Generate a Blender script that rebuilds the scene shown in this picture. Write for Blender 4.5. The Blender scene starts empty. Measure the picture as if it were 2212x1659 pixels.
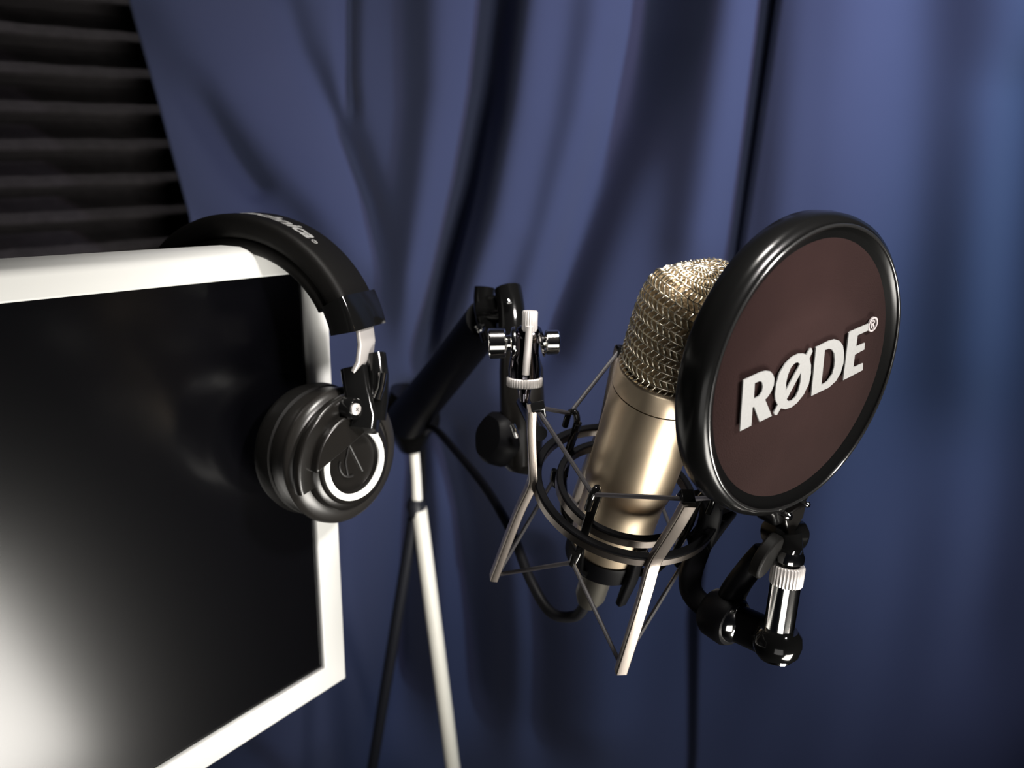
import bpy, bmesh, math, random
from mathutils import Vector as V, Matrix, Quaternion
random.seed(7)
PI = math.pi
sc = bpy.context.scene
C = sc.collection

# ------------------------------------------------------------------ camera
CAM = V((0, 0, 1.30)); PITCH = math.radians(17); FPX = 1700.0
cam_d = bpy.data.cameras.new('camera'); cam = bpy.data.objects.new('camera', cam_d); C.objects.link(cam)
cam.location = CAM; cam.rotation_euler = (PI/2 - PITCH, 0, 0)
cam_d.sensor_width = 36; cam_d.lens = 36*FPX/2212
cam_d.clip_start = .01; cam_d.clip_end = 50
cam_d.dof.use_dof = True; cam_d.dof.focus_distance = .405; cam_d.dof.aperture_fstop = 7.6
sc.camera = cam
_c, _s = math.cos(PITCH), math.sin(PITCH)
def D(x, y, z): return V((x, z*_c + y*_s, y*_c - z*_s))          # direction: right, up, ahead of the lens -> room axes
def W(x, y, z): return CAM + D(x, y, z)
def at(px, py, d): return W((px-1106)/FPX*d, (829.5-py)/FPX*d, d)  # a point of the room from its distance

# ------------------------------------------------------------------ light
wd = bpy.data.worlds.new('world'); sc.world = wd; wd.use_nodes = True
wd.node_tree.nodes['Background'].inputs[0].default_value = (.55, .6, .8, 1)
wd.node_tree.nodes['Background'].inputs[1].default_value = .004
sc.view_settings.view_transform = 'Standard'; sc.view_settings.look = 'None'
sc.view_settings.exposure = 0; sc.view_settings.gamma = 1
def area(name, loc, target, size, power, color, spread=180, sy=None):
    l = bpy.data.lights.new(name, 'AREA'); o = bpy.data.objects.new(name, l); C.objects.link(o)
    l.shape = 'RECTANGLE'; l.size = size; l.size_y = sy or size; l.energy = power; l.color = color; l.spread = math.radians(spread)
    o.location = loc; o.rotation_euler = (V(target)-V(loc)).to_track_quat('-Z', 'Y').to_euler(); return o
def spot(name, loc, target, power, color, angle, blend=1, rad=.05):
    l = bpy.data.lights.new(name, 'SPOT'); o = bpy.data.objects.new(name, l); C.objects.link(o)
    l.energy = power; l.color = color; l.spot_size = math.radians(angle); l.spot_blend = blend; l.shadow_soft_size = rad
    o.location = loc; o.rotation_euler = (V(target)-V(loc)).to_track_quat('-Z', 'Y').to_euler(); return o
area('low_desk_light', (.54, -.14, .50), (-.04, .42, 1.22), .48, 7.0, (1, .96, .89), 95, .40)
area('soft_room_light', (.03, -.42, .86), (.1, .5, 1.15), .50, 1.3, (1, .97, .93), 160, .42)
area('overhead_light', (.12, .27, 2.0), (.04, .43, 1.3), .16, 1.2, (1, .96, .9), 44)
spot('curtain_fill_blue', (1.50, .40, 2.05), (.80, 1.2, 1.44), 130, (.58, .80, 1), 66)  # added fill, brightens the right curtain in blue; stands for no known lamp
spot('curtain_fill_violet', (1.0, .50, 1.9), (.16, 1.2, 1.30), 36, (1, .76, .98), 54)  # added fill, only to tint the middle of the curtain violet
spot('foam_fill', (-.42, .80, 2.35), (-.54, 1.03, 1.42), 24, (.98, .95, .93), 60)  # added fill, set steeply above the foam to light its ridges
area('filter_fill', (.58, -.12, 1.78), (.12, .36, 1.29), .12, .55, (1, .95, .92), 25)  # added narrow fill, lifts the face of the pop filter
spot('curtain_fill_low', (1.35, .15, 1.30), (.60, 1.2, .42), 38, (.85, .84, 1), 40)  # added fill for the lower right curtain, no real fixture

# ------------------------------------------------------------------ materials
def mat(name, col, rough=.5, metal=0, spec=.5, coat=0, bump=None, vary=None, sheen=0):
    m = bpy.data.materials.new(name); m.use_nodes = True
    nt = m.node_tree; b = nt.nodes['Principled BSDF']
    b.inputs['Base Color'].default_value = (*col, 1); b.inputs['Roughness'].default_value = rough
    b.inputs['Metallic'].default_value = metal; b.inputs['Specular IOR Level'].default_value = spec
    b.inputs['Coat Weight'].default_value = coat
    b.inputs['Sheen Weight'].default_value = sheen
    tc = nt.nodes.new('ShaderNodeTexCoord')
    n = nt.nodes.new('ShaderNodeTexNoise'); nt.links.new(tc.outputs['Object'], n.inputs['Vector'])
    n.inputs['Scale'].default_value = (vary or (40, 0))[0]; n.inputs['Detail'].default_value = 4
    if vary:
        mx = nt.nodes.new('ShaderNodeMix'); mx.data_type = 'RGBA'
        nt.links.new(n.outputs['Fac'], mx.inputs['Factor'])
        mx.inputs['A'].default_value = (*[c*(1-vary[1]) for c in col], 1)
        mx.inputs['B'].default_value = (*[min(1, c*(1+vary[1])) for c in col], 1)
        nt.links.new(mx.outputs['Result'], b.inputs['Base Color'])
    if bump:
        n2 = nt.nodes.new('ShaderNodeTexNoise'); nt.links.new(tc.outputs['Object'], n2.inputs['Vector'])
        n2.inputs['Scale'].default_value = bump[0]; n2.inputs['Detail'].default_value = 3
        bp = nt.nodes.new('ShaderNodeBump'); bp.inputs['Strength'].default_value = bump[1]; bp.inputs['Distance'].default_value = bump[2]
        nt.links.new(n2.outputs['Fac'], bp.inputs['Height']); nt.links.new(bp.outputs['Normal'], b.inputs['Normal'])
    return m
M = {}
M['fabric'] = mat('navy_curtain_cloth', (.047, .058, .114), .85, spec=.12, vary=(2.5, .12), bump=(900, .25, .0006), sheen=.1)
M['foam'] = mat('charcoal_foam', (.034, .031, .033), .95, spec=.1, vary=(60, .35), bump=(500, .8, .0015))
M['wall'] = mat('dark_wall_paint', (.03, .03, .035), .8, vary=(5, .1))
M['floor'] = mat('dark_carpet', (.02, .02, .024), .95, vary=(80, .3), bump=(400, .6, .002))
M['whiteframe'] = mat('white_plastic', (.54, .54, .525), .32, coat=.05, vary=(3, .02))
M['screen'] = mat('screen_glass', (.001, .001, .0015), .19, spec=.42)
M['gloss'] = mat('glossy_black_plastic', (.003, .003, .003), .10, spec=.32)
M['satin'] = mat('satin_black_plastic', (.005, .0045, .004), .28, spec=.35, bump=(300, .15, .0003))
M['pad'] = mat('black_leatherette', (.003, .0028, .0026), .55, spec=.10, bump=(160, .35, .0006))
M['matte'] = mat('matte_black_metal', (.0015, .0015, .002), .5, spec=.06)
M['chrome'] = mat('chrome', (.86, .85, .83), .1, 1)
M['gold'] = mat('champagne_metal', (.75, .61, .44), .37, 1, bump=(2500, .1, .0001))
M['goldmesh'] = mat('champagne_wire', (.92, .84, .68), .27, 1)
M['goldinner'] = mat('inner_gauze', (.40, .31, .20), .5, 1, bump=(1100, 1, .001))
M['bar'] = mat('brushed_bronze_bar', (.40, .35, .31), .30, 1, bump=(900, .15, .0002))
M['hoopmetal'] = mat('dark_hoop_metal', (.20, .175, .155), .30, 1)
M['darkchrome'] = mat('smoked_chrome', (.16, .15, .17), .09, 1)
M['dullsilver'] = mat('dull_nickel', (.30, .28, .24), .35, 1)
M['cord'] = mat('grey_elastic_cord', (.022, .02, .022), .5, spec=.4, bump=(1500, .4, .0003))
M['filter'] = mat('brown_black_nylon', (.0165, .0086, .0080), .9, spec=.06, vary=(25, .25), bump=(1500, .5, .0005))
M['rim'] = mat('filter_rim_plastic', (.003, .003, .003), .22, spec=.2)
M['glint_bead'] = mat('black_highlight_bead', (.01, .01, .01), .2, spec=1)  # for the bead added to catch a highlight line
M['print'] = mat('pale_grey_print', (.205, .205, .20), .7, vary=(900, .12))
M['printdim'] = mat('dim_grey_print', (.30, .27, .27), .7)
M['ring'] = mat('silver_ring', (.9, .9, .87), .38, .1)
M['cupmetal'] = mat('satin_grey_shell', (.012, .011, .010), .3, 0, spec=.35)
M['silverband'] = mat('brushed_steel_band', (.55, .52, .50), .42, .6)
M['logo'] = mat('embossed_logo', (.006, .0056, .0054), .4, spec=.3)
M['cream'] = mat('cream_tube', (.80, .78, .70), .35, vary=(20, .03))
M['darkleg'] = mat('dark_tube', (.012, .013, .018), .4, spec=.4)
M['cable'] = mat('black_rubber', (.004, .004, .005), .5, spec=.15)

# ------------------------------------------------------------------ mesh helpers
class MB:
    def __init__(s): s.bm = bmesh.new()
    def sweep(s, pts, prof, up=None, scale=None, closed=False, caps=True):
        """prof: list of (a, b) in the cross frame; a along `up`-ish side axis, b along the normal"""
        pts = [V(p) for p in pts]; n = len(pts); rings = []
        prev = None
        for i, p in enumerate(pts):
            if closed: t = pts[(i+1) % n]-pts[i-1]
            else: t = pts[min(i+1, n-1)]-pts[max(i-1, 0)]
            t.normalize()
            if up is not None:
                u = V(up[i]) if isinstance(up, list) else V(up)
                a = (u - t*u.dot(t)).normalized()
            else:
                if prev is None:
                    q = V((0, 0, 1)) if abs(t.z) < .9 else V((1, 0, 0)); a = (q-t*q.dot(t)).normalized()
                else: a = (prev-t*prev.dot(t)).normalized()
            prev = a; b = t.cross(a)
            k = scale[i] if scale else 1
            rings.append([s.bm.verts.new(p+a*x*k+b*y*k) for x, y in prof])
        m = len(prof)
        for i in range(n if closed else n-1):
            r0, r1 = rings[i], rings[(i+1) % n]
            for j in range(m): s.bm.faces.new((r0[j], r0[(j+1) % m], r1[(j+1) % m], r1[j]))
        if caps and not closed:
            s.bm.faces.new(rings[0][::-1]); s.bm.faces.new(rings[-1])
        return s
    def tube(s, pts, r, seg=12, closed=False, caps=True):
        rs = r if isinstance(r, (list, tuple)) else None
        prof = [(math.cos(2*PI*k/seg)*(1 if rs else r), math.sin(2*PI*k/seg)*(1 if rs else r)) for k in range(seg)]
        return s.sweep(pts, prof, scale=list(rs) if rs else None, closed=closed, caps=caps)
    def bar(s, pts, w, t, up, closed=False, rnd=.25, scale=None):
        return s.sweep(pts, rrect(w, t, min(w, t)*rnd), up=up, closed=closed, scale=scale)
    def lathe(s, o, ax, prof, seg=48, e1=None, a0=0, a1=2*PI, rmod=None, closedprof=False):
        """prof: (r, t) pairs; t along ax from o"""
        o = V(o); ax = V(ax).normalized()
        if e1 is None:
            q = V((0, 0, 1)) if abs(ax.z) < .9 else V((1, 0, 0)); e1 = q
        e1 = (V(e1)-ax*V(e1).dot(ax)).normalized(); e2 = ax.cross(e1)
        full = abs(a1-a0-2*PI) < 1e-6; n = seg if full else seg+1
        rows = []
        for r, t in prof:
            if r < 1e-7: rows.append([s.bm.verts.new(o+ax*t)]); continue
            row = []
            for k in range(n):
                a = a0+(a1-a0)*k/seg
                rr = r*(rmod(k) if rmod else 1)
                row.append(s.bm.verts.new(o+ax*t+(e1*math.cos(a)+e2*math.sin(a))*rr))
            rows.append(row)
        L = len(rows)
        for i in range(L if closedprof else L-1):
            A, B = rows[i], rows[(i+1) % L]
            for k in range(n if full else n-1):
                k2 = (k+1) % n
                if len(A) == 1 and len(B) == 1: continue
                if len(A) == 1: s.bm.faces.new((A[0], B[k2], B[k]))
                elif len(B) == 1: s.bm.faces.new((A[k], A[k2], B[0]))
                else: s.bm.faces.new((A[k], A[k2], B[k2], B[k]))
        if not full and closedprof:
            s.bm.faces.new([r[0] for r in rows]); s.bm.faces.new([r[-1] for r in rows][::-1])
        return s
    def prism(s, fr, poly, z0, z1):
        a = [s.bm.verts.new(fr.p(x, y, z0)) for x, y in poly]; b = [s.bm.verts.new(fr.p(x, y, z1)) for x, y in poly]
        n = len(poly); s.bm.faces.new(a[::-1]); s.bm.faces.new(b)
        for i in range(n): s.bm.faces.new((a[i], a[(i+1) % n], b[(i+1) % n], b[i]))
        return s
    def build(s, name, m, parent=None, bevel=0, smooth=40, loc=None):
        bm = s.bm; bmesh.ops.recalc_face_normals(bm, faces=bm.faces)
        base = parent_loc(parent) if parent else (V(loc) if loc is not None else V((0, 0, 0)))
        bm.transform(Matrix.Translation(-base))
        me = bpy.data.meshes.new(name); bm.to_mesh(me); bm.free()
        me.materials.append(m)
        o = bpy.data.objects.new(name, me); C.objects.link(o)
        if parent: o.parent = parent
        else: o.location = base
        for p in me.polygons: p.use_smooth = len(p.vertices) < 9
        if bevel:
            md = o.modifiers.new('bevel', 'BEVEL'); md.width = bevel; md.segments = 2; md.limit_method = 'ANGLE'; md.angle_limit = math.radians(40)
        me.set_sharp_from_angle(angle=math.radians(smooth))
        return o
def parent_loc(o):
    p = V((0, 0, 0))
    while o: p = p+o.location; o = o.parent
    return p
class Fr:
    def __init__(s, o, x, y, z=None):
        s.o = V(o); s.x = V(x).normalized(); y = V(y); s.y = (y-s.x*y.dot(s.x)).normalized()
        s.z = s.x.cross(s.y)
        if z is not None and s.z.dot(V(z)) < 0: s.z = -s.z
    def p(s, x, y, z=0): return s.o+s.x*x+s.y*y+s.z*z
def rrect(w, t, r, n=3):
    out = []
    for cx, cy, a in ((w/2-r, t/2-r, 0), (-w/2+r, t/2-r, PI/2), (-w/2+r, -t/2+r, PI), (w/2-r, -t/2+r, 1.5*PI)):
        for k in range(n+1): out.append((cx+r*math.cos(a+PI/2*k/n), cy+r*math.sin(a+PI/2*k/n)))
    return out
def bez(pts, n=8):
    """smooth curve through the points (Catmull-Rom)"""
    pts = [V(p) for p in pts]; P = [pts[0]*2-pts[1]]+pts+[pts[-1]*2-pts[-2]]; out = []
    for i in range(1, len(P)-2):
        for k in range(n):
            t = k/n
            out.append(.5*((2*P[i])+(P[i+1]-P[i-1])*t+(2*P[i-1]-5*P[i]+4*P[i+1]-P[i+2])*t*t+(3*P[i]-3*P[i+1]+P[i+2]-P[i-1])*t**3))
    return out+[pts[-1]]
def thing(name, label, cat, loc, group=None):
    o = bpy.data.objects.new(name, None); C.objects.link(o); o.location = V(loc); o.empty_display_size = .02
    return tag(o, label, cat, group)
def tag(o, label, cat, group=None):
    o['label'] = label; o['category'] = cat
    if group: o['group'] = group
    return o
def lab(o, l): o['label'] = l; return o
def text_mesh(txt, size, shear=0, offset=0, align='LEFT', res=4):
    cu = bpy.data.curves.new('t', 'FONT'); cu.body = txt; cu.size = size; cu.shear = shear; cu.offset = offset; cu.align_x = align; cu.resolution_u = res
    o = bpy.data.objects.new('t', cu); C.objects.link(o); dg = bpy.context.evaluated_depsgraph_get(); dg.update()
    me = bpy.data.meshes.new_from_object(o.evaluated_get(dg)); bpy.data.objects.remove(o)
    return me

# ================================================================== the room
def struct(name, mb, m):
    o = mb.build(name, m); o['kind'] = 'structure'; return o
YB = 1.32
def quad(a, b, c, d, t=None):
    mb = MB(); n = (V(b)-V(a)).cross(V(d)-V(a)).normalized()*(t or .05)
    vs = [mb.bm.verts.new(V(p)) for p in (a, b, c, d)]; ws = [mb.bm.verts.new(V(p)-n) for p in (a, b, c, d)]
    mb.bm.faces.new(vs); mb.bm.faces.new(ws[::-1])
    for i in range(4): mb.bm.faces.new((vs[i], vs[(i+1) % 4], ws[(i+1) % 4], ws[i]))
    return mb
hf = D(.729, .188, .658); hf.z = 0; hf.normalize()                 # along the foam wall, towards the corner
nf = V((hf.y, -hf.x, 0))                                          # out of the foam wall, into the room
crest = at(150, 250, 1.06)                                        # a point on the ridges
wl = crest - nf*.062; wl.z = 0
tcor = (YB-wl.y)/hf.y; cor = wl+hf*tcor; farl = wl-hf*1.6
Z3 = V((0, 0, 2.5))
struct('wall_left', quad(farl, cor, cor+Z3, farl+Z3), M['wall'])
struct('wall_back', quad(cor, V((2.0, YB, 0)), V((2.0, YB, 2.5)), cor+Z3), M['wall'])
struct('floor', quad((-2, -1.2, 0), (2, -1.2, 0), (2, 1.5, 0), (-2, 1.5, 0)), M['floor'])

# ---- ribbed foam on the left wall
mb = MB(); P = .0475; z0 = .95; nrow = 26
prof = []
for i in range(nrow):
    zb = z0+i*P
    for k, (dz, h) in enumerate(((0, .006), (.06, .020), (.13, .040), (.18, .0462), (.24, .047), (.32, .0445), (.50, .034), (.70, .021), (.88, .010))):
        prof.append((zb+dz*P, h))
prof.append((z0+nrow*P, .006))
NX = 60; xs = [-.95+(.95+tcor-.05)*k/NX for k in range(NX+1)]
rows = []
for x in xs:
    r = []
    for z, h in prof:
        j = .0004*math.sin(x*37+z*21)+.0004*math.sin(x*91+z*57)
        q = wl+hf*x+nf*(.003+h+j*(h/.04)); r.append(mb.bm.verts.new((q.x, q.y, z+j*.8)))
    rows.append(r)
for a, b in zip(rows, rows[1:]):
    for i in range(len(prof)-1): mb.bm.faces.new((a[i], b[i], b[i+1], a[i+1]))
for r in (rows[0], rows[-1]):
    bk = [mb.bm.verts.new(v.co-nf*(v.co-wl).dot(nf)+nf*.001) for v in r]
    for i in range(len(r)-1): mb.bm.faces.new((r[i], r[i+1], bk[i+1], bk[i]))
foam = mb.build('acoustic_foam_panel', M['foam'], smooth=60)
tag(foam, 'black ribbed acoustic foam panel with horizontal ridges on the left wall', 'foam panel')

# ---- curtains: cloth surfaces with folds as real relief
YC = 1.20; FOLD = 1.6
def onplane(px, py, y=YC):
    d = D((px-1106)/FPX, (829.5-py)/FPX, 1); s = (y-CAM.y)/d.y; q = CAM+d*s; return (q.x, q.z)
def fold(pts, w, amp, w2=None):
    return ([onplane(*p) for p in pts], w/1000., amp*FOLD/1000., (w2 or w)/1000.)
def pdist(x, z, pl):
    best = None
    for i in range(len(pl)-1):
        (ax, az), (bx, bz) = pl[i], pl[i+1]; dx, dz = bx-ax, bz-az; L = dx*dx+dz*dz
        t = max(0, min(1, ((x-ax)*dx+(z-az)*dz)/L)); ex, ez = x-ax-dx*t, z-az-dz*t
        d = math.hypot(ex, ez); sgn = 1 if (dx*(z-az)-dz*(x-ax)) > 0 else -1
        if best is None or d < best[0]: best = (d, sgn, (i+t)/(len(pl)-1))
    return best
def relief(x, z, folds):
    h = 0
    for pl, w, amp, w2 in folds:
        d, sg, t = pdist(x, z, pl); ww = w+(w2-w)*t
        if d < 4*ww:
            k = min(1, (1-t)/.22); h += amp*math.exp(-(d/ww)**2)*k*k*(3-2*k)
    return h
F1 = [fold([(1085, -250), (1076, 0), (1052, 200), (1012, 400), (968, 560), (925, 720), (890, 860)], 26, -36, 20),
      fold([(965, -200), (950, 0), (945, 200), (920, 400), (890, 600), (868, 800)], 42, 20, 26),
      fold([(1175, -200), (1150, 0), (1120, 250), (1075, 480), (1020, 640), (940, 820)], 48, 24, 30),
      fold([(752, -200), (750, 60), (752, 170), (765, 280)], 14, -14, 10),
      fold([(590, -60), (640, 110), (700, 240), (745, 330), (790, 440), (840, 620)], 34, -22, 24),
      fold([(430, -150), (470, 30), (540, 190), (610, 300), (700, 430), (800, 620)], 60, 22, 30),
      fold([(330, 180), (400, 330), (450, 440), (560, 620)], 34, -12),
      fold([(500, 230), (560, 360), (600, 440)], 24, -8),
      fold([(1430, -150), (1400, 60), (1350, 250), (1290, 420), (1230, 600), (1180, 760), (1100, 900)], 56, -34, 34),
      fold([(1300, -150), (1285, 60), (1250, 260), (1190, 480), (1120, 700), (1000, 880)], 40, 14, 26),
      fold([(1575, -150), (1555, 60), (1530, 260), (1500, 460), (1460, 700)], 44, 18, 40),
      fold([(1655, -150), (1650, 100), (1625, 330), (1590, 560), (1520, 1000), (1490, 1659)], 60, -1),
      fold([(870, 900), (862, 1100), (850, 1350), (835, 1700)], 34, -40, 50),
      fold([(960, 980), (1010, 1150), (1040, 1400), (1060, 1750)], 40, -22, 60),
      fold([(925, 930), (935, 1100), (950, 1300), (965, 1750), (965, 1900)], 100, -44, 120),  # broad valley added to turn this stretch of cloth into shade
      fold([(925, 980), (945, 1150), (950, 1400), (950, 1700)], 28, 12, 30),
      fold([(1150, 1200), (1165, 1400), (1160, 1700)], 30, -12, 36),
      fold([(1300, 1100), (1290, 1350), (1290, 1700)], 60, 12, 60),
      fold([(760, 1100), (740, 1300), (700, 1700)], 44, 16, 50)]
F2 = [fold([(1800, -100), (1770, 300), (1760, 800), (1700, 1700)], 80, 14, 90),
      fold([(2000, -100), (1985, 400), (1975, 900), (1950, 1700)], 60, -12, 90),
      fold([(2130, -100), (2110, 400), (2080, 1000)], 60, 12, 70),
      fold([(2212, 200), (2190, 800), (2110, 1700)], 70, -26, 80),
      fold([(1700, -100), (1660, 500), (1600, 1100)], 30, 5, 30)]
def cloth(name, left, right, folds, ybase, nx, nz, thick=.0025):
    """left/right: functions z -> x"""
    mb = MB(); zb, zt = .03, 2.3
    rows = []
    for j in range(nz+1):
        z = zb+(zt-zb)*j/nz; xl, xr = left(z), right(z); r = []
        for i in range(nx+1):
            x = xl+(xr-xl)*i/nx; y = ybase(x, z)-relief(x, z, folds)
            y += .0025*math.sin(x*19+z*3)+.0015*math.sin(x*43-z*5)
            r.append(mb.bm.verts.new((x, y, z)))
        rows.append(r)
    for a, b in zip(rows, rows[1:]):
        for i in range(nx): mb.bm.faces.new((a[i], a[i+1], b[i+1], b[i]))
    o = mb.build(name, M['fabric'], smooth=180)
    md = o.modifiers.new('thickness', 'SOLIDIFY'); md.thickness = thick; md.offset = -1
    return o
def lerpf(pl):
    pl = sorted(pl, key=lambda p: p[1])
    def f(z):
        if z <= pl[0][1]: return pl[0][0]
        if z >= pl[-1][1]:
            (a, b), (c, d) = pl[-2], pl[-1]; return c+(a-c)*(z-d)/(b-d)*1.0
        for (a, b), (c, d) in zip(pl, pl[1:]):
            if b <= z <= d: return a+(c-a)*(z-b)/(d-b)
    return f
YL = 1.04                                                          # the left end hangs in front of the foam
le = lerpf([onplane(262, -150, YL), onplane(277, 0, YL), onplane(325, 225, YL), onplane(376, 473, YL), onplane(400, 700, YL), onplane(420, 1300, YL), onplane(420, 1659, YL)])
def yb1(x, z):
    t = max(0, min(1, (x+.52)/.30)); t = t*t*(3-2*t); return YL+(YC-YL)*t
seam = lerpf([onplane(1684, 0, 1.16), onplane(1650, 250, 1.16), onplane(1606, 560, 1.16), onplane(1560, 950, 1.16), onplane(1512, 1350, 1.16), onplane(1508, 1659, 1.16)])
cur = cloth('curtain', le, lambda z: seam(z)+.10, F1, yb1, 230, 230)
tag(cur, 'dark navy curtain gathered into deep folds behind the microphone stand', 'curtain', 'navy curtains around the booth')
def yb2(x, z):
    d = max(0, x-seam(z)); return 1.190-.006*(1-math.exp(-d/.05))
cur2 = cloth('curtain', seam, lambda z: 1.25, F2, yb2, 90, 120)
tag(cur2, 'smoother blue curtain panel overlapping at right, behind the round pop filter', 'curtain', 'navy curtains around the booth')

# ================================================================== monitor
nm = D(.81, -.151, -.566).normalized(); hm = D(.586, .192, .787).normalized(); um = nm.cross(hm).normalized()
if um.z < 0: um = -um
TR = W(-.1388, .0737, .5233)                                       # inner top right corner of the frame
fm = Fr(TR, hm, um, nm)
SW, SH, BZ = .53, .2975, .0222
mon = thing('monitor', 'white framed computer monitor with black screen, headphones hung on its corner', 'monitor', fm.p(-SW/2, -SH/2, -.03))
# frame: rounded bar swept round the screen
def frame_bar():
    mb = MB()
    ps = [0, 0, .0008, .0185, .0203, .0216, .0222, .0220, 0]        # reach of the sides
    pt = [0, 0, .0008, .0120, .0146, .0172, .0191, .0196, 0]        # reach of the softer top edge
    pz = [-.006, -.0008, 0, 0, -.0006, -.0030, -.0085, -.0235, -.0235]
    cs = [(0, 0, 1, 1), (0, -SH, 1, -1), (-SW, -SH, -1, -1), (-SW, 0, -1, 1)]
    rings = [[mb.bm.verts.new(fm.p(cx+sx*a, cy+sy*(t if sy > 0 else a), b)) for a, t, b in zip(ps, pt, pz)] for cx, cy, sx, sy in cs]
    prof = ps
    for i in range(4):
        A, B = rings[i], rings[(i+1) % 4]
        for j in range(len(prof)-1): mb.bm.faces.new((A[j], A[j+1], B[j+1], B[j]))
    return mb
fo = frame_bar().build('frame', M['whiteframe'], mon, bevel=.0006, smooth=35); lab(fo, 'white plastic frame')
mb = MB(); mb.prism(fm, [(.001, .001), (-SW-.001, .001), (-SW-.001, -SH-.001), (.001, -SH-.001)], -.012, -.0030)
lab(mb.build('screen', M['screen'], mon, smooth=30), 'black screen with a soft glare at lower left')
mb = MB(); mb.prism(fm, [(BZ-.001, .0178), (-SW-BZ+.001, .0178), (-SW-BZ+.001, -SH-BZ+.001), (BZ-.001, -SH-BZ+.001)], -.036, -.0233)
mb.build('back_cover', M['satin'], mon, bevel=.005)
pc = fm.p(-SW/2, -SH/2, -.036); wallp = pc-nf*((pc-wl).dot(nf)-.002)
mb = MB(); mb.bar([pc+nm*.001, pc-nm*.05, pc-nm*.08-nf*.03, wallp], .05, .03, V((0, 0, 1)))
mb.build('wall_arm', M['matte'], mon)

# ================================================================== headphones
Nc = D(.785, -.11, -.61).normalized(); Uc = um-Nc*um.dot(Nc); Uc.normalize(); Hc = Uc.cross(Nc).normalized()
if Hc.dot(hm) < 0: Hc = -Hc
cc = at(738, 982, .508)                                             # centre of the cup rim
hp = thing('headphones', 'black closed-back headphones with silver rings hooked over the corner of the monitor', 'headphones', at(560, 520, .55))
fc = Fr(cc, Hc, Uc, Nc)
RC = .0445
cup = MB().lathe(cc, Nc, [(0, -.018), (.040, -.018), (.0425, -.015), (.0428, -.006), (.0440, -.002), (RC, 0), (.0442, .0022), (.0415, .0050), (.0360, .0075), (.0335, .0078), (.033, .0060), (0, .006)], 72, e1=Uc).build('ear_cup', M['cupmetal'], hp)
lab(cup, 'grey-black satin ear cup shell')
MB().lathe(cc, Nc, [(0, -.020), (.026, -.020), (.028, -.030), (.033, -.0375), (.038, -.0375), (.0425, -.033), (.0440, -.027), (.0430, -.0185), (.040, -.0165), (0, -.0165)], 72, e1=Uc).build('ear_pad', M['pad'], hp)
# the raised drum with silver ring
rc = at(764.6, 999.5, .4965)
off = (rc-cc)-Nc*(rc-cc).dot(Nc)
dc = cc+off*.9; zt = (rc-cc).dot(Nc)
zt = max(.013, min(.019, zt))
drum = MB().lathe(dc, Nc, [(.0315, .004), (.0315, zt-.004), (.0300, zt-.002), (.0270, zt-.001), (.0262, zt+.0005), (.0205, zt-.0002), (.0190, zt-.003), (.0165, zt-.0035), (0, zt-.0035)], 72, e1=Uc).build('ear_cup_dome', M['satin'], hp)
MB().lathe(dc, Nc, [(.0203, zt-.001), (.0203, zt+.0012), (.0208, zt+.0016), (.0237, zt+.0016), (.0243, zt+.0010), (.0243, zt-.001)], 96, e1=Uc).build('silver_ring', M['ring'], hp)
# embossed emblem: tilted triangle with a round bow
fl = Fr(dc, Hc, Uc, Nc)
lg = MB()
lg.tube([fl.p(-.0005, .0115, zt-.003), fl.p(.0085, -.0085, zt-.003)], .0008, 8)
lg.tube([fl.p(-.0005, .0115, zt-.003), fl.p(-.0045, .001, zt-.003), fl.p(-.0035, -.0085, zt-.003)], .0008, 8)
lg.tube([fl.p(-.0085+.0, .002, zt-.003)] + [fl.p(-.001+.0085*math.cos(a), -.001+.0085*math.sin(a), zt-.003) for a in [PI*.9+PI*.65*k/10 for k in range(11)]], .0008, 8)
lg.build('emblem', M['logo'], hp)
# yoke fork arms hugging the dome, and its bridge
ym = MB()
for a0, a1 in ((math.radians(88), math.radians(196)), (math.radians(92), math.radians(44))):
    pts = []; ups = []
    for k in range(21):
        a = a0+(a1-a0)*k/20; lift = .0125-.003*abs(k-8)/12
        d = fc.x*math.cos(a)+fc.y*math.sin(a)
        pts.append(dc*.55+cc*.45+d*.0365+Nc*lift); ups.append(Nc)
    ym.bar(pts, .0070, .0125, ups, rnd=.3)
ym.build('yoke', M['satin'], hp)
yv = MB(); poly = []
a_s, a_e = math.radians(48), math.radians(176)
for k in range(25):
    a = a_s+(a_e-a_s)*k/24; poly.append((.0325*math.cos(a), .0325*math.sin(a)))
yv.prism(fl, poly, zt-.006, zt+.0045)
lab(yv.build('yoke_bridge', M['satin'], hp, bevel=.0012), 'half-moon black bridge over the top of the silver ring')
# hinge barrel, screw and stem
hs = at(769, 884, 0.4830)
MB().lathe(hs, Nc, [(0, -.012), (.0068, -.012), (.0068, .0), (.006, .001), (0, .001)], 32).build('hinge', M['gloss'], hp)
sp = at(769, 884, 0.4805)
scr = MB().lathe(sp, Nc, [(0, -.002), (.0036, -.002), (.0036, .0005), (.0030, .0010), (0, .0011)], 28).build('screw', M['silverband'], hp)
cross = MB(); fs = Fr(sp+Nc*.0011, Hc, Uc, Nc)
for ang in (35, 125):
    d = math.radians(ang); cross.bar([fs.p(-.0015*math.cos(d), -.0015*math.sin(d)), fs.p(.0015*math.cos(d), .0015*math.sin(d))], .0005, .0004, Nc)
cross.build('cross_slot', M['gloss'], scr)
blk = MB()
blk.bar([at(768, 800, 0.4990), at(776, 850, 0.4950), at(790, 905, 0.4930), at(786, 930, 0.4910)], .017, .018, D(1, 0, 0), rnd=.2)
blk.bar([at(812, 765, 0.4990), at(818, 810, 0.4970), at(817, 865, 0.4960), at(812, 905, 0.4960)], .0125, .013, D(1, 0, 0), rnd=.45)
blk.build('hinge_block', M['gloss'], hp)
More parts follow.
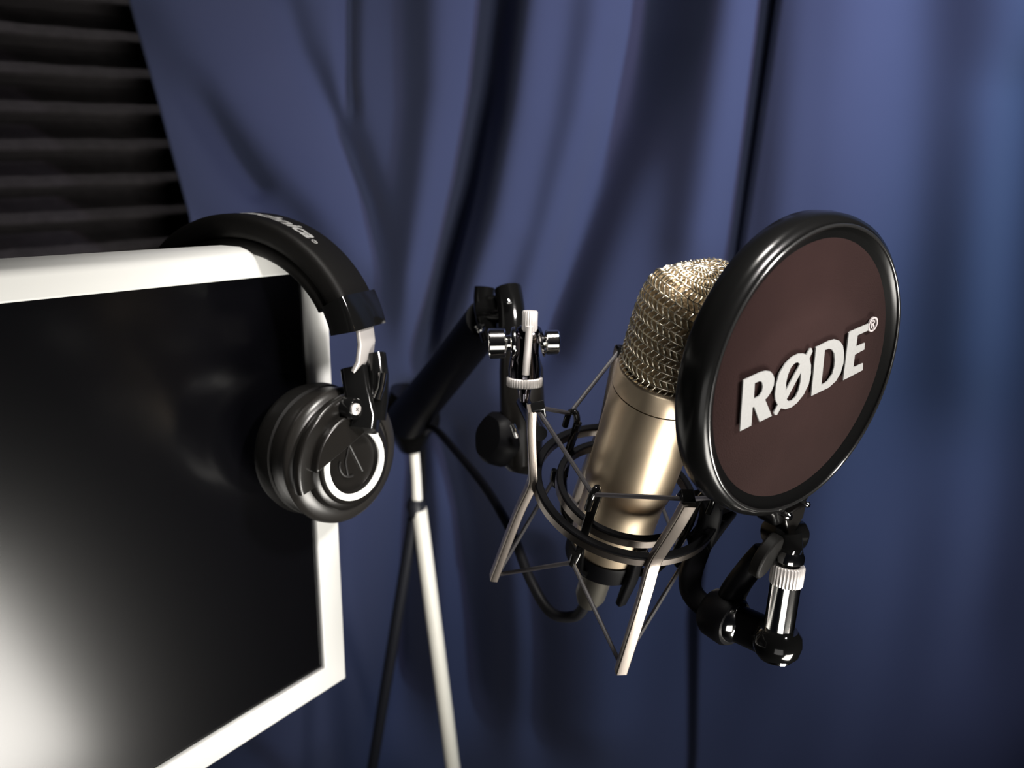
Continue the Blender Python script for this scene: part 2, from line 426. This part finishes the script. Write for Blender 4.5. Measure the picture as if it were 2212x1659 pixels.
MB().tube([at(826, 806, 0.4905), at(822, 838, 0.4900), at(814, 862, 0.4895)], [.003, .0026, .0030], 12).build('hinge_glint', M['chrome'], hp)  # chrome sliver in place of the gleam on the glossy hinge
# head band: arch in the plane of Nb and Ub
Nb = D(.93, -.09, -.36).normalized(); Ub = um-Nb*um.dot(Nb); Ub.normalize(); Wb = Nb.cross(Ub).normalized()
if Wb.dot(hm) < 0: Wb = -Wb
A_, B_ = .090, .0835
near = at(805, 760, .49); c0 = near-Nb*A_
def arch(th, r=0, w=0):
    a, b = A_+r, B_+r
    return c0+Nb*a*math.cos(th)+Ub*b*math.sin(th)+Wb*w
def archn(th): return (Nb*math.cos(th)/A_+Ub*math.sin(th)/B_).normalized()
def band(th0, th1, w, t, r, n, name, m, rnd=.3, taper=0, parent=hp):
    pts = []; ups = []; sc_ = []
    for k in range(n+1):
        th = th0+(th1-th0)*k/n; pts.append(arch(th, r)); ups.append(Wb)
    mb = MB(); mb.bar(pts, w, t, ups, rnd=rnd); return mb.build(name, m, parent, smooth=50)
rad = math.radians
band(rad(24), rad(156), .034, .0150, -.0075, 72, 'headband', M['pad'], .30)
band(rad(24.5), rad(155.5), .031, .0110, -.0185, 60, 'headband_cushion', M['pad'], .45)
band(rad(10.5), rad(25.5), .038, .0185, -.0078, 10, 'band_end_cap', M['gloss'], .12)
band(rad(154.5), rad(170), .038, .0185, -.0078, 10, 'band_end_cap', M['gloss'], .12)
sl = MB(); sl.bar([arch(rad(11), -.0035), arch(rad(4), -.0040), arch(rad(-4), -.006), arch(rad(-9), -.009)], .017, .003, [Wb]*4, rnd=.3)
lab(sl.build('slider', M['silverband'], hp), 'brushed steel slider band')
sl = MB(); sl.bar([arch(rad(169), -.0035), arch(rad(176), -.0040), arch(rad(186), -.006)], .017, .003, [Wb]*3, rnd=.3)
sl.build('slider', M['silverband'], hp)
# far cup behind the monitor
fcC = arch(rad(186), -.006)-Ub*.055+Nb*.004
MB().lathe(fcC, -Nb, [(0, .012), (.030, .010), (.036, .006), (RC, 0), (.0425, -.015), (.047, -.024), (.040, -.034), (.03, -.034), (0, -.02)], 48).build('ear_cup', M['cupmetal'], hp)
MB().bar([arch(rad(186), -.004), fcC-Nb*.006], .014, .006, Wb).build('yoke', M['satin'], hp)
# lettering along the band
me = text_mesh('audio-technica', .0158, shear=.28, offset=.0005)
bm = bmesh.new(); bm.from_mesh(me); xs_ = [v.co.x for v in bm.verts]; xmax = max(xs_)
bmesh.ops.subdivide_edges(bm, edges=[e for e in bm.edges if e.calc_length() > .002], cuts=2)
th_end = rad(55.5); Rr = (A_+B_)/2
mb = MB()
mb.bm.free(); mb.bm = bm
for v in bm.verts:
    th = th_end+(xmax-v.co.x)/Rr; v.co = arch(th, .00015, .0)+Wb*(v.co.y-.0058)
lab(mb.build('lettering', M['print'], hp), 'pale grey lettering printed along the headband')
mb = MB(); th = rad(53.2); fr_ = Fr(arch(th, .0002)-Wb*.0035, Wb, archn(th).cross(Wb), archn(th))
mb.lathe(fr_.o, fr_.z, [(.0014, 0), (.0021, 0), (.0021, .0001), (.0014, .0001)], 24, closedprof=True)
mb.bar([fr_.p(-.001, -.0005, 0), fr_.p(.001, -.0005, 0)], .0005, .0002, fr_.z).bar([fr_.p(-.001, -.0005, 0), fr_.p(.0002, .0006, 0), fr_.p(.001, -.0002, 0)], .0004, .0002, fr_.z)
mb.build('registered_mark', M['print'], hp)

# ================================================================== microphone
am = D(.158, .796, -.584).normalized(); e1 = D(.98743, -.12741, .09348).normalized(); e2 = D(0, -.59154, -.80628).normalized()
O = at(1438.4, 800.8, .4066)
def mp(phi, r, t): p = rad(phi); return O+am*t+(e1*math.cos(p)+e2*math.sin(p))*r
def ml(prof, name, m, parent, seg=96, **k): return MB().lathe(O, am, prof, seg, e1=e1, **k).build(name, m, parent)
mic = thing('microphone', 'champagne gold large studio microphone with woven wire head', 'microphone', mp(0, 0, -.135))
body = ml([(.0225, .001), (.0245, .001), (.0253, 0), (.0254, -.0006), (.0254, -.0118)], 'collar', M['gold'], mic)
ml([(.0246, -.0118), (.0246, -.0124), (.0252, -.0127), (.0252, -.078), (.0250, -.0805), (.0242, -.0835), (.0237, -.088), (.0235, -.092), (.0235, -.128), (.0230, -.131), (.0215, -.1325), (0, -.1325)], 'body', M['gold'], mic)
ml([(.0215, -.131), (.0218, -.134), (.0205, -.1385), (.015, -.1395), (0, -.1395)], 'base_ring', M['matte'], mic)
# head: cylinder cut by two sloping faces, rounded
PHF = 57; HT = .060
def head_dir_r(phi, ct, st, R, H):
    """distance from the inner point (t = .02) to the hull in the direction (phi, cos, sin)"""
    t0 = .02; best = 0; p = 9.0
    pl = [(1.0/R*st)]                                              # cylinder
    k = abs(math.cos(rad(phi-PHF)))
    pl.append(ct/(H-t0))                                          # top
    nx, nt = math.cos(rad(27)), math.sin(rad(27))
    dd = (R*1.0)*nx+(.034-t0)*nt
    pl.append((st*k*nx+ct*nt)/dd)                                 # slopes
    s_ = sum(max(0, q)**p for q in pl)**(1/p)
    return 1/s_
def head_pt(phi, a, R, H):
    ct, st = math.cos(a), math.sin(a); r = head_dir_r(phi, ct, st, R, H); return (r*st, .02+r*ct)
def head_profile(phi, n, R, H, tmin=.0):
    pts = []
    a = PI-.25
    N = 160; raw = []
    for k in range(N+1):
        al = 2.30*(1-k/N); rr, tt = head_pt(phi, al, R, H)
        if tt >= tmin: raw.append((rr, tt))
    raw[0] = (raw[0][0], tmin)
    L = [0]
    for i in range(1, len(raw)): L.append(L[-1]+math.dist(raw[i], raw[i-1]))
    out = []; j = 0
    for k in range(n+1):
        s = L[-1]*k/n
        while j < len(L)-2 and L[j+1] < s: j += 1
        f = (s-L[j])/max(1e-9, L[j+1]-L[j]); f = min(1, f)
        out.append((raw[j][0]+(raw[j+1][0]-raw[j][0])*f, raw[j][1]+(raw[j+1][1]-raw[j][1])*f))
    return out
RH = .0236
gau = MB(); NP = 72; profs = [head_profile(360*k/NP, 40, RH-.0016, HT-.0016) for k in range(NP)]
rows = [[gau.bm.verts.new(mp(360*k/NP, *profs[k][i])) for k in range(NP)] for i in range(40)]
topv = gau.bm.verts.new(mp(0, 0, HT-.0016))
for a, b in zip(rows, rows[1:]):
    for k in range(NP): gau.bm.faces.new((a[k], a[(k+1) % NP], b[(k+1) % NP], b[k]))
for k in range(NP): gau.bm.faces.new((rows[-1][k], rows[-1][(k+1) % NP], topv))
grille_in = gau.build('inner_gauze', M['goldinner'], mic, smooth=60)
# woven outer wires
wr = MB(); NROW = 17; NW = 46; RW = .00052
PR = {}
def hp_at(phi, u, dr=0):
    key = round(phi*2) % 720
    if key not in PR: PR[key] = head_profile(key/2, 80, RH, HT)
    pr = PR[key]; x = max(0, min(79.999, u*80)); i = int(x); f = x-i
    r = pr[i][0]*(1-f)+pr[i+1][0]*f; t = pr[i][1]*(1-f)+pr[i+1][1]*f
    r2, t2 = pr[i+1]; r1, t1 = pr[i]; tx, tt = r2-r1, t2-t1; L = math.hypot(tx, tt) or 1
    return mp(phi, max(0, r+tt/L*dr), t-tx/L*dr)
for q in range(NW):
    ph = 360*q/NW; top = 1.0 if q % 4 == 0 else (.93 if q % 2 == 0 else .86)
    pts = []; nseg = NROW*4
    for k in range(int(nseg*top)+1):
        j, f = divmod(k, 4); f /= 4
        tri = (2*f-1)*(1 if j % 2 else -1)
        pts.append(hp_at(ph+tri*.85*180/NW, k/nseg, .0001+.0011*math.sin(PI*f)))
    wr.tube(pts, RW, 5)
for j in range(NROW):
    u = j/NROW
    if u > .95: continue
    n = 92 if u < .7 else 46
    wr.tube([hp_at(360*k/n, u, .0005) for k in range(n)], RW*.8, 5, closed=True)
lab(wr.build('wire_grille', M['goldmesh'], mic, smooth=80), 'woven champagne wire head grille')
# inner edge ring where the mesh meets the collar
ml([(.0236, -.001), (.0244, -.001), (.0246, .0012), (.0240, .0018), (.0236, .0012)], 'rim', M['gold'], mic, closedprof=True)
conn = thing('cable_connector', 'silver cable plug in the bottom of the gold microphone', 'connector', mp(0, 0, -.19))
ml([(.0125, -.1397), (.0125, -.146), (.0105, -.1465), (.0105, -.153), (.0098, -.155), (.0098, -.180), (.007, -.188), (0, -.188)], 'plug_shell', M['dullsilver'], conn, 40)
MB().lathe(O, am, [(.0126, -.1475), (.0131, -.148), (.0131, -.1515), (.0126, -.152), (.0100, -.152), (.0100, -.1475)], 60, e1=e1, rmod=lambda k: 1.03 if k % 2 else .98, closedprof=True).build('knurled_ring', M['chrome'], conn)
# ================================================================== shock mount
sm = thing('shock_mount', 'black and bronze spider shock mount with elastic cords cradling the microphone', 'shock mount', mp(0, 0, -.165))
def hoop(r0, r1, t0, t1, name, m, parent):
    b = .0006
    return ml([(r0, t0+b), (r0+b, t0), (r1-b, t0), (r1, t0+b), (r1, t1-b), (r1-b, t1), (r0+b, t1), (r0, t1-b)], name, m, parent, 96, closedprof=True)
hoop(.0505, .0548, -.0885, -.0830, 'outer_ring', M['hoopmetal'], sm)
hoop(.0502, .0550, -.0832, -.0815, 'ring_gasket', M['matte'], sm)
hoop(.0375, .0410, -.0900, -.0840, 'inner_ring', M['hoopmetal'], sm)
hoop(.0372, .0413, -.0842, -.0826, 'ring_gasket', M['matte'], sm)
BOWS = (174, 82, -98, -8)
UT, LT = -.030, -.166
for phi in BOWS:
    pts = [mp(phi, .0655, UT), mp(phi, .0630, -.046), mp(phi, .0580, -.070), mp(phi, .0563, -.079), mp(phi, .0565, -.088), mp(phi, .0600, -.110), mp(phi, .0660, LT)]
    tang = (mp(phi+90, 1, 0)-mp(phi, 0, 0)).normalized(); rd = mp(phi, 1, 0)-mp(phi, 0, 0)
    MB().bar(bez(pts, 5), .0068, .0048, tang, rnd=.15).build('bow_arm', M['bar'], sm, bevel=0)
    tp = MB(); tp.bar([mp(phi, .0655, UT), mp(phi, .0600, UT+.0022), mp(phi, .0588, UT-.003)], .0068, .0026, tang, rnd=.2)
    tp.build('bow_tip', M['gloss'], sm)
POSTS = (128, 38, -52, -142)
UH, LH = -.0590, -.1080
for phi in POSTS:
    tang = (mp(phi+90, 1, 0)-mp(phi, 0, 0)).normalized()
    mb = MB(); mb.bar([mp(phi, .0405, UH-.002), mp(phi, .0415, -.084), mp(phi, .0400, LH), mp(phi, .034, -.128), mp(phi, .0215, -.141)], .0052, .0034, tang, rnd=.2)
    mb.build('cradle_post', M['gloss'], sm)
    hk = MB(); hk.tube(bez([mp(phi, .0405, UH-.008), mp(phi, .0415, UH), mp(phi, .0440, UH+.004), mp(phi, .0475, UH+.001), mp(phi, .0480, UH-.009)], 5), .0019, 10)
    hk.build('cord_hook', M['gloss'], sm)
    hk = MB(); hk.tube(bez([mp(phi, .0395, LH+.006), mp(phi, .0415, LH-.002), mp(phi, .0440, LH-.006), mp(phi, .0470, LH-.003), mp(phi, .0475, LH+.005)], 5), .0018, 10)
    hk.build('cord_hook', M['gloss'], sm)
ml([(.0222, -.128), (.0245, -.128), (.0250, -.130), (.0245, -.1415), (.020, -.1445), (.0135, -.1450), (.0135, -.1397), (.0215, -.1397), (.0222, -.136)], 'cradle_cup', M['matte'], sm, 64, closedprof=True)
mb = MB(); mb.bar([mp(62, .0262, -.108), mp(62, .0268, -.135), mp(62, .0260, -.158)], .0085, .006, mp(152, 1, 0)-mp(152, 0, 0), rnd=.35, scale=[.7, 1, .75])
mb.build('release_lever', M['matte'], sm)
for i, phi in enumerate(BOWS):
    for dp in (-1, 1):
        post = min(POSTS, key=lambda q: abs(((q-(phi+45*dp)+180) % 360)-180))
        MB().tube([mp(phi, .0635, UT+.001), mp(post, .0470, UH+.0015)], .00125, 8).build('elastic_cord', M['cord'], sm)
        MB().tube([mp(phi, .0640, LT+.003), mp(post, .0465, LH-.003)], .00125, 8).build('elastic_cord', M['cord'], sm)

# ================================================================== pop filter
nfil = D(.57, -.30, -.765).normalized(); bx = D(.8172, .3039, .4897).normalized(); by = D(-.0856, .9042, -.4184).normalized()
cf = at(1745, 806, .37)
ff = Fr(cf, bx, by, nfil)
pf = thing('pop_filter', 'round black pop filter with pale printed lettering in front of the microphone', 'pop filter', at(1690, 1385, .405))
R0 = .0740
def fl_(prof, name, m, closed=True, seg=128): return MB().lathe(cf, nfil, prof, seg, e1=by, closedprof=closed).build(name, m, pf)
lab(fl_([(.0632, -.0040), (.0632, -.0012), (.0660, .0000), (.0684, .0012), (.0692, .0020), (.0700, .0021), (.0714, .0012), (.0732, -.0002), (.0741, -.003), (.0745, -.0075), (.0740, -.0130), (.0722, -.0150), (.0680, -.0145), (.0645, -.0110), (.0632, -.0080)], 'rim', M['rim']), 'glossy black plastic rim')
fl_([(.0693+.0008*math.cos(PI*k/5), .0021+.0008*math.sin(PI*k/5)) for k in range(10)], 'rim_highlight_bead', M['glint_bead'])  # bead added on the rim to draw its thin highlight
mb = MB(); mb.lathe(cf, nfil, [(.0640, -.0016), (0, -.0004)], 96, e1=by)
mesh_f = mb.build('mesh_screen', M['filter'], pf); mesh_f.modifiers.new('thickness', 'SOLIDIFY').thickness = .0004
lab(mesh_f, 'dark brown nylon mesh')
mb = MB(); mb.lathe(cf, nfil, [(.0640, -.0095), (0, -.0100)], 96, e1=by)
mesh_b = mb.build('mesh_screen', M['filter'], pf); mesh_b.modifiers.new('thickness', 'SOLIDIFY').thickness = .0004
LET = {
 'R': ([(-48.4, -12.1), (-47.5, 12.6), (-36, 12.7), (-32.5, 12.2), (-29.6, 11), (-27.6, 8.8), (-26.5, 6.4), (-26.7, 3.2), (-28.2, .6), (-30, -1), (-32.2, -2.1), (-26.8, -12.3), (-35.2, -12.3), (-39.5, -3.0), (-40.6, -3.0), (-40.9, -12.1)],
       [[(-39.9, 8.7), (-36.6, 8.6), (-35.0, 7.6), (-34.3, 5.2), (-34.8, 2.6), (-36.6, 1.1), (-40.0, 0.9)]]),
 'O': ([(-25.4, -1.9), (-25.1, 3.1), (-23.2, 7.9), (-19.4, 11.4), (-14.9, 13.3), (-10.2, 13.5), (-6.4, 12.4), (-4.4, 11.2), (-2.0, 13.7), (-.9, 13.4), (0.1, 11.6), (-1.9, 8.6), (-0.3, 4.7), (0.1, 0.3), (-0.9, -4.8), (-4.1, -9.2), (-8.8, -12.0), (-13.0, -12.9), (-17.3, -12.3), (-20.6, -10.6), (-23.2, -13.2), (-24.6, -12.6), (-25.5, -11.1), (-23.0, -7.9), (-24.8, -4.8)],
       [[(-17.9, -2.6), (-17.9, 1.9), (-16.9, 5.5), (-15.0, 8.4), (-12.6, 9.6), (-10.4, 9.4), (-8.6, 7.9)],
        [(-7.4, 3.4), (-16.7, -7.3), (-15.2, -8.9), (-13.0, -9.4), (-10.5, -8.6), (-8.4, -5.8), (-7.4, -1.6)]]),
 'D': ([(1.8, -12.1), (2.4, 12.8), (12.2, 13.1), (16.6, 12.6), (20.6, 10.6), (23.6, 7.4), (25.3, 2.7), (25.5, -2.6), (23.9, -7.3), (20.6, -10.5), (15.3, -12.2)],
       [[(9.5, 9.3), (12.6, 9.1), (15.4, 7.7), (17.4, 5), (18.2, 1.4), (18.1, -2.3), (17.0, -5.8), (14.2, -8.2), (11.5, -8.8), (9.1, -8.7)]]),
 'E': ([(26.7, -12.1), (27.5, 12.5), (28.6, 13.0), (43.4, 12.9), (43.5, 9.3), (35.1, 9.2), (34.8, 3.4), (42.0, 3.2), (42.1, -0.4), (34.5, -0.8), (34.2, -7.6), (42.4, -7.9), (42.7, -11.8)], [])}
def letter(out, holes, z):
    mb = MB(); bm = mb.bm; edges = []
    for lp in [out]+holes:
        vs = [bm.verts.new(ff.p(x/1000, y/1000, z-.0000034*0)) for x, y in lp]
        edges += [bm.edges.new((vs[i], vs[(i+1) % len(vs)])) for i in range(len(vs))]
    g = bmesh.ops.triangle_fill(bm, edges=edges, use_beauty=True, use_dissolve=False)
    fs = [f for f in bm.faces]
    ex = bmesh.ops.extrude_face_region(bm, geom=fs)
    bmesh.ops.translate(bm, vec=nfil*.0006, verts=[e for e in ex['geom'] if isinstance(e, bmesh.types.BMVert)])
    return mb
for k in 'RODE':
    out, holes = LET[k]
    letter(out, holes, .0010).build('printed_letter', M['print'], pf, smooth=30)
mb = MB(); rg = Fr(ff.p(.0478, .0112, .0006), bx, by, nfil)
mb.lathe(rg.o, nfil, [(.0030, 0), (.0038, 0), (.0038, .0008), (.0030, .0008)], 40, closedprof=True)
for a, b in (((-.0011, -.0019), (-.0011, .0019)), ((-.0011, .0019), (.0008, .0018)), ((.0008, .0018), (.0012, .0008)), ((.0012, .0008), (.0006, .0001)), ((.0006, .0001), (-.0010, .0001)), ((.0001, .0001), (.0013, -.0019))):
    mb.bar([rg.p(*a, .0004), rg.p(*b, .0004)], .0006, .0008, nfil)
mb.build('registered_mark', M['printdim'], pf)
# foot of the rim, screws, hinge
mb = MB(); mb.prism(ff, [(-.0245, -.0655), (-.0185, -.0735), (-.0165, -.0800), (-.0035, -.0830), (.0075, -.0775), (.0125, -.0720), (.020, -.0650), (0, -.069)], -.0125, -.0005)
mb.build('rim_foot', M['rim'], pf, bevel=.0015)
mb = MB(); mb.prism(ff, [(-.0125, -.0745), (-.0025, -.0735), (.0045, -.0745), (.0030, -.0815), (-.0035, -.0875), (-.0085, -.0885)], -.003, .0022)
mb.build('clamp_tab', M['satin'], pf, bevel=.0008)
def small_screw(px, py, d, r):
    p = at(px, py, d); s1 = MB().lathe(p, nfil, [(0, -.004), (r, -.004), (r, 0), (r*.7, r*.35), (0, r*.45)], 20).build('screw', M['chrome'], pf)
pft = ff.p(-.004, -.0785, .0025)
def onff(px, py, z):
    d = D((px-1106)/FPX, (829.5-py)/FPX, 1); return ((ff.p(0, 0, z)-CAM).dot(nfil))/d.dot(nfil)
small_screw(1705, 1117, onff(1705, 1117, .0026), .0024)
small_screw(1746, 1091, onff(1746, 1091, .0004), .0017)
hb = MB(); hb.tube([at(1660, 1150, .405), at(1728, 1150, .412)], .0065, 20)
hb.tube(bez([at(1712, 1128, .41), at(1733, 1148, .413), at(1729, 1170, .414), at(1712, 1180, .41)], 5), .0035, 12)
hb.tube([at(1700, 1150, .403), at(1704, 1200, .403)], .0072, 20)
hb.build('hinge', M['gloss'], pf)
wk = MB(); wc = at(1655, 1200, .392); wn = D(.75, -.15, -.55).normalized(); wu = D(.52, .85, 0)
wf = Fr(wc, wu, wn.cross(wu), wn)
poly = [(.0102*math.cos(a)*1.18, .0086*math.sin(a)) for a in [2*PI*k/28 for k in range(28)]]
wk.prism(wf, poly, -.003, .003)
wk.build('wing_knob', M['pad'], pf, bevel=.0012)
ta = D(.075, 1, -.2).normalized()
nt_ = at(1700, 1240, .40)
kn = MB(); kn.lathe(nt_, ta, [(.0060, -.0052), (.0080, -.0052), (.0084, -.0046), (.0084, .0046), (.0080, .0052), (.0060, .0052)], 240, rmod=lambda k: 1-.075*(.5-.5*math.cos(2*PI*k/8)), closedprof=True)
lab(kn.build('knurled_nut', M['silverband'], pf, smooth=60), 'ribbed chrome nut')
MB().lathe(nt_, ta, [(.0, .013), (.0062, .013), (.0074, .0105), (.0074, .0075), (.0060, .0065), (0, .0052)], 40).build('collar', M['chrome'], pf)
MB().lathe(nt_, ta, [(0, -.004), (.0077, -.004), (.0077, -.034), (0, -.034)], 48).build('post', M['chrome'], pf)
bc = nt_-ta*.034
MB().lathe(bc, ta, [(0, .004), (.0095, .004), (.0120, .001), (.0128, -.0035), (.0118, -.0085), (.0085, -.0125), (0, -.0135)], 48).build('pivot_cap', M['gloss'], pf)
MB().lathe(bc-D(0, 0, 1)*.0035, ta, [(0, -.0050), (.0070, -.0060), (.0082, -.0070), (.0070, -.0120), (0, -.0128)], 40).build('cap_bolt', M['chrome'], pf)
hub = at(1568, 1335, .43); hn = D(.55, -.25, -.80).normalized()
mb = MB(); mb.bar([bc-ta*.003, (bc-ta*.003+hub)/2, hub], .020, .015, D(0, 1, 0), rnd=.45)
mb.lathe(hub, hn, [(0, -.010), (.0125, -.010), (.0140, -.007), (.0140, .004), (.0125, .0065), (0, .0065)], 48)
mb.build('pivot_link', M['matte'], pf)
MB().lathe(hub, hn, [(.0108, .006), (.0102, .0080), (.0075, .0108), (.004, .0124), (0, .0128)], 40).build('dome_bolt', M['chrome'], pf)
mb = MB(); mb.bar(bez([at(1570, 1315, .435), at(1590, 1268, .425), at(1625, 1222, .412), at(1655, 1190, .406)], 5), .0165, .010, D(1, .6, 0), rnd=.45)
mb.build('upper_link', M['matte'], pf)
mb = MB(); rp = mp(12, .053, -.084)
mb.bar(bez([mp(20, .0535, -.070), at(1522, 1055, .437), at(1536, 1092, .437), at(1530, 1135, .440), at(1510, 1185, .442), at(1492, 1240, .442), at(1494, 1278, .441), at(1520, 1308, .438), at(1560, 1330, .434)], 6), .0125, .0085, D(.93, .3, .1), rnd=.4)
mb.build('bracket_arm', M['matte'], pf)
mb = MB(); mb.bar([rp+am*.004, mp(4, .060, -.088), at(1508, 1175, .442)], .014, .010, D(.9, .3, 0), rnd=.3)
mb.build('ring_clamp', M['matte'], pf)

# ================================================================== boom stand
st0 = at(905, 1100, .95)
def toY(px, py, y):
    d = D((px-1106)/FPX, (829.5-py)/FPX, 1); return CAM+d*(y/d.y)
leg_end = toY(978, 1659, st0.y-.02); dirl = (leg_end-st0); foot1 = st0+dirl*(st0.z/-dirl.z)
st1 = at(893, 1120, .955); le2 = toY(805, 1659, st1.y+.03); d2 = le2-st1; foot2 = st1+d2*(st1.z/-d2.z)
st3 = at(897, 1110, .965); e3 = toY(950, 1450, st0.y+.12); d3 = e3-st3; foot3 = st3+d3*(st3.z/-d3.z)
mc = MB(); pcb = mp(0, 0, -.186)
mc.tube(bez([pcb, at(1243, 1330, .53), at(1190, 1322, .54), at(1145, 1250, .56), at(1105, 1150, .60), at(1050, 1055, .66), at(985, 975, .73), at(935, 925, .82), at(915, 950, .93), at(914, 1050, .985), st0+dirl*.05+V((0, .032, 0)), st0+dirl*.5+V((0, .026, 0)), st0+dirl*1.1+V((0, .026, 0)), V((foot1.x, foot1.y+.03, .006))], 10), .0038, 14)
mcb = mc.build('microphone_cable', M['cable'], loc=pcb)
tag(mcb, 'black microphone cable looping from the microphone up to the stand', 'cable')
bs = thing('boom_stand', 'black microphone boom stand with cream leg in front of the curtain folds', 'microphone stand', V((st0.x, st0.y, 0)))
lab(MB().tube([st0, foot1+V((0, 0, .006))], .0096, 20).build('leg', M['cream'], bs), 'cream coloured leg')
MB().tube([st1, foot2+V((0, 0, .006))], .0075, 16).build('leg', M['darkleg'], bs)
MB().tube([st3, foot3+V((0, 0, .006))], .0075, 16).build('leg', M['darkleg'], bs)
mb = MB(); mb.lathe(at(898, 1090, .95), D(-.05, 1, -.29), [(0, -.016), (.010, -.014), (.012, 0), (.0085, .008), (0, .008)], 28); mb.build('leg_hub', M['darkleg'], bs)
lab(MB().tube([at(893, 955, .93), at(899, 1030, .94), at(902, 1100, .95)], [.0062, .0060, .0066], 20).build('mast', M['cream'], bs), 'bright metal mast')
mb = MB(); mb.tube([at(890, 965, .93), at(882, 900, .91), at(895, 850, .90)], [.016, .034, .028], 24)
mb.tube([at(845, 905, .91), at(935, 900, .89)], .018, 20); mb.build('boom_clutch', M['gloss'], bs)
MB().lathe(at(878, 908, .885), D(0, 0, -1), [(0, .004), (.003, .003), (.004, 0)], 16).build('clutch_glint', M['chrome'], bs)  # chrome dot in place of a small glint on the clutch
MB().tube([at(880, 905, .88), at(960, 808, .73), at(1052, 690, .60)], [.0230, .0190, .0165], 28).build('boom_tube', M['matte'], bs)
mb = MB()
mb.bar(bez([at(1062, 735, .585), at(1050, 690, .585), at(1045, 650, .585), at(1047, 622, .585)], 5), .0150, .020, D(1, 0, 0), rnd=.48, scale=None)
mb.bar(bez([at(1104, 745, .565), at(1106, 700, .565), at(1103, 660, .567), at(1097, 624, .570)], 5), .0195, .022, D(1, 0, 0), rnd=.48)
mb.tube([at(1040, 668, .585), at(1112, 668, .575)], .0105, 20)
mb.build('swivel_head', M['gloss'], bs)
MB().lathe(at(1037, 708, .565), D(-.2, 0, -1), [(0, .004), (.0028, .003), (.0036, 0)], 16).build('head_bolt', M['chrome'], bs)
MB().lathe(at(1098, 652, .553), D(.1, 0, -1), [(0, .003), (.0016, .002), (.002, 0)], 16).build('head_bolt', M['chrome'], bs)
MB().tube([at(1118, 745, .545), at(1126, 800, .545), at(1128, 880, .545), at(1126, 1000, .548), at(1122, 1020, .548)], [.012, .0152, .0155, .0140, .008], 28).build('drop_tube', M['satin'], bs)
mb = MB(); hwc = at(1078, 948, .545); hwn = D(-.75, .15, -.55).normalized()
mb.lathe(hwc, hwn, [(0, -.014), (.012, -.014), (.018, -.009), (.0195, -.002), (.0185, .006), (.015, .010), (0, .011)], 48, rmod=lambda k: 1-.05*(.5+.5*math.cos(k*2*PI/8)))
mb.build('hand_knob', M['matte'], bs)
MB().tube(bez([at(1107, 918, .522), at(1112, 930, .521), at(1117, 944, .522)], 4), .0020, 10).build('knob_glint', M['chrome'], bs)  # chrome sliver in place of the curved highlight by the knob
# chrome swivel joint
ax = D(0.02, 1, -.2).normalized(); s0 = at(1133, 824, .474)
sx = D(1, .02, .05).normalized()
mb = MB(); mb.lathe(s0, ax, [(.004, -.0028), (.0104, -.0028), (.0109, -.0022), (.0109, .0022), (.0104, .0028), (.004, .0028)], 240, rmod=lambda k: 1-.05*(.5-.5*math.cos(2*PI*k/6)), closedprof=True)
mb.build('knurled_ring', M['silverband'], bs, smooth=60)
MB().lathe(s0, ax, [(0, -.012), (.0028, -.012), (.0036, -.008), (.0044, -.0028), (.0095, .002), (.0098, .008), (.0090, .014), (.0082, .018), (.0082, .027), (0, .027)], 48).build('swivel_body', M['darkchrome'], bs)
MB().lathe(s0+ax*.0245+sx*.002, ax, [(0, 0), (.0086, 0), (.0088, .004), (.0070, .008), (.004, .0100), (0, .0102)], 40).build('swivel_dome', M['darkchrome'], bs)
MB().lathe(s0+ax*.0300+sx*.0022-D(0, 0, 1)*.006, ax, [(0, 0), (.0040, 0), (.0046, .0015), (.0046, .0112), (.0042, .0120), (0, .0120)], 120, rmod=lambda k: 1-.07*(.5-.5*math.cos(2*PI*k/6))).build('thumb_screw', M['silverband'], bs)
MB().tube([s0+ax*.0325+sx*.0022-D(0, 0, 1)*.010, s0+ax*.004+sx*.0004-D(0, 0, 1)*.0095], .0022, 12).build('pin', M['silverband'], bs)
yc = s0+ax*.0235
MB().lathe(yc-sx*.0062, -sx, [(0, 0), (.0094, 0), (.0096, .0012), (.0090, .0024), (.005, .003), (.0045, .006), (0, .006)], 48).build('washer', M['chrome'], bs)
MB().lathe(yc-sx*.0118, -sx, [(0, 0), (.0085, 0), (.0092, .001), (.0092, .0095), (.0085, .0105), (0, .0105)], 40).build('thumb_nut', M['chrome'], bs, bevel=.0006, smooth=20)
MB().lathe(yc+sx*.0085, (sx+ax*.25).normalized(), [(0, 0), (.0085, 0), (.0090, .0008), (.0085, .0016), (.004, .002), (.004, .004), (0, .004)], 48).build('washer', M['chrome'], bs)
MB().lathe(yc+sx*.0118, sx, [(0, 0), (.0068, 0), (.0074, .001), (.0074, .0075), (.0068, .0085), (0, .0085)], 40).build('thumb_nut', M['chrome'], bs, bevel=.0006, smooth=20)
mb = MB(); mb.tube([s0-ax*.011, at(1130, 868, .50), mp(190, .056, -.060)], [.0028, .0045, .0045], 14)
mb.build('mount_neck', M['gloss'], bs)
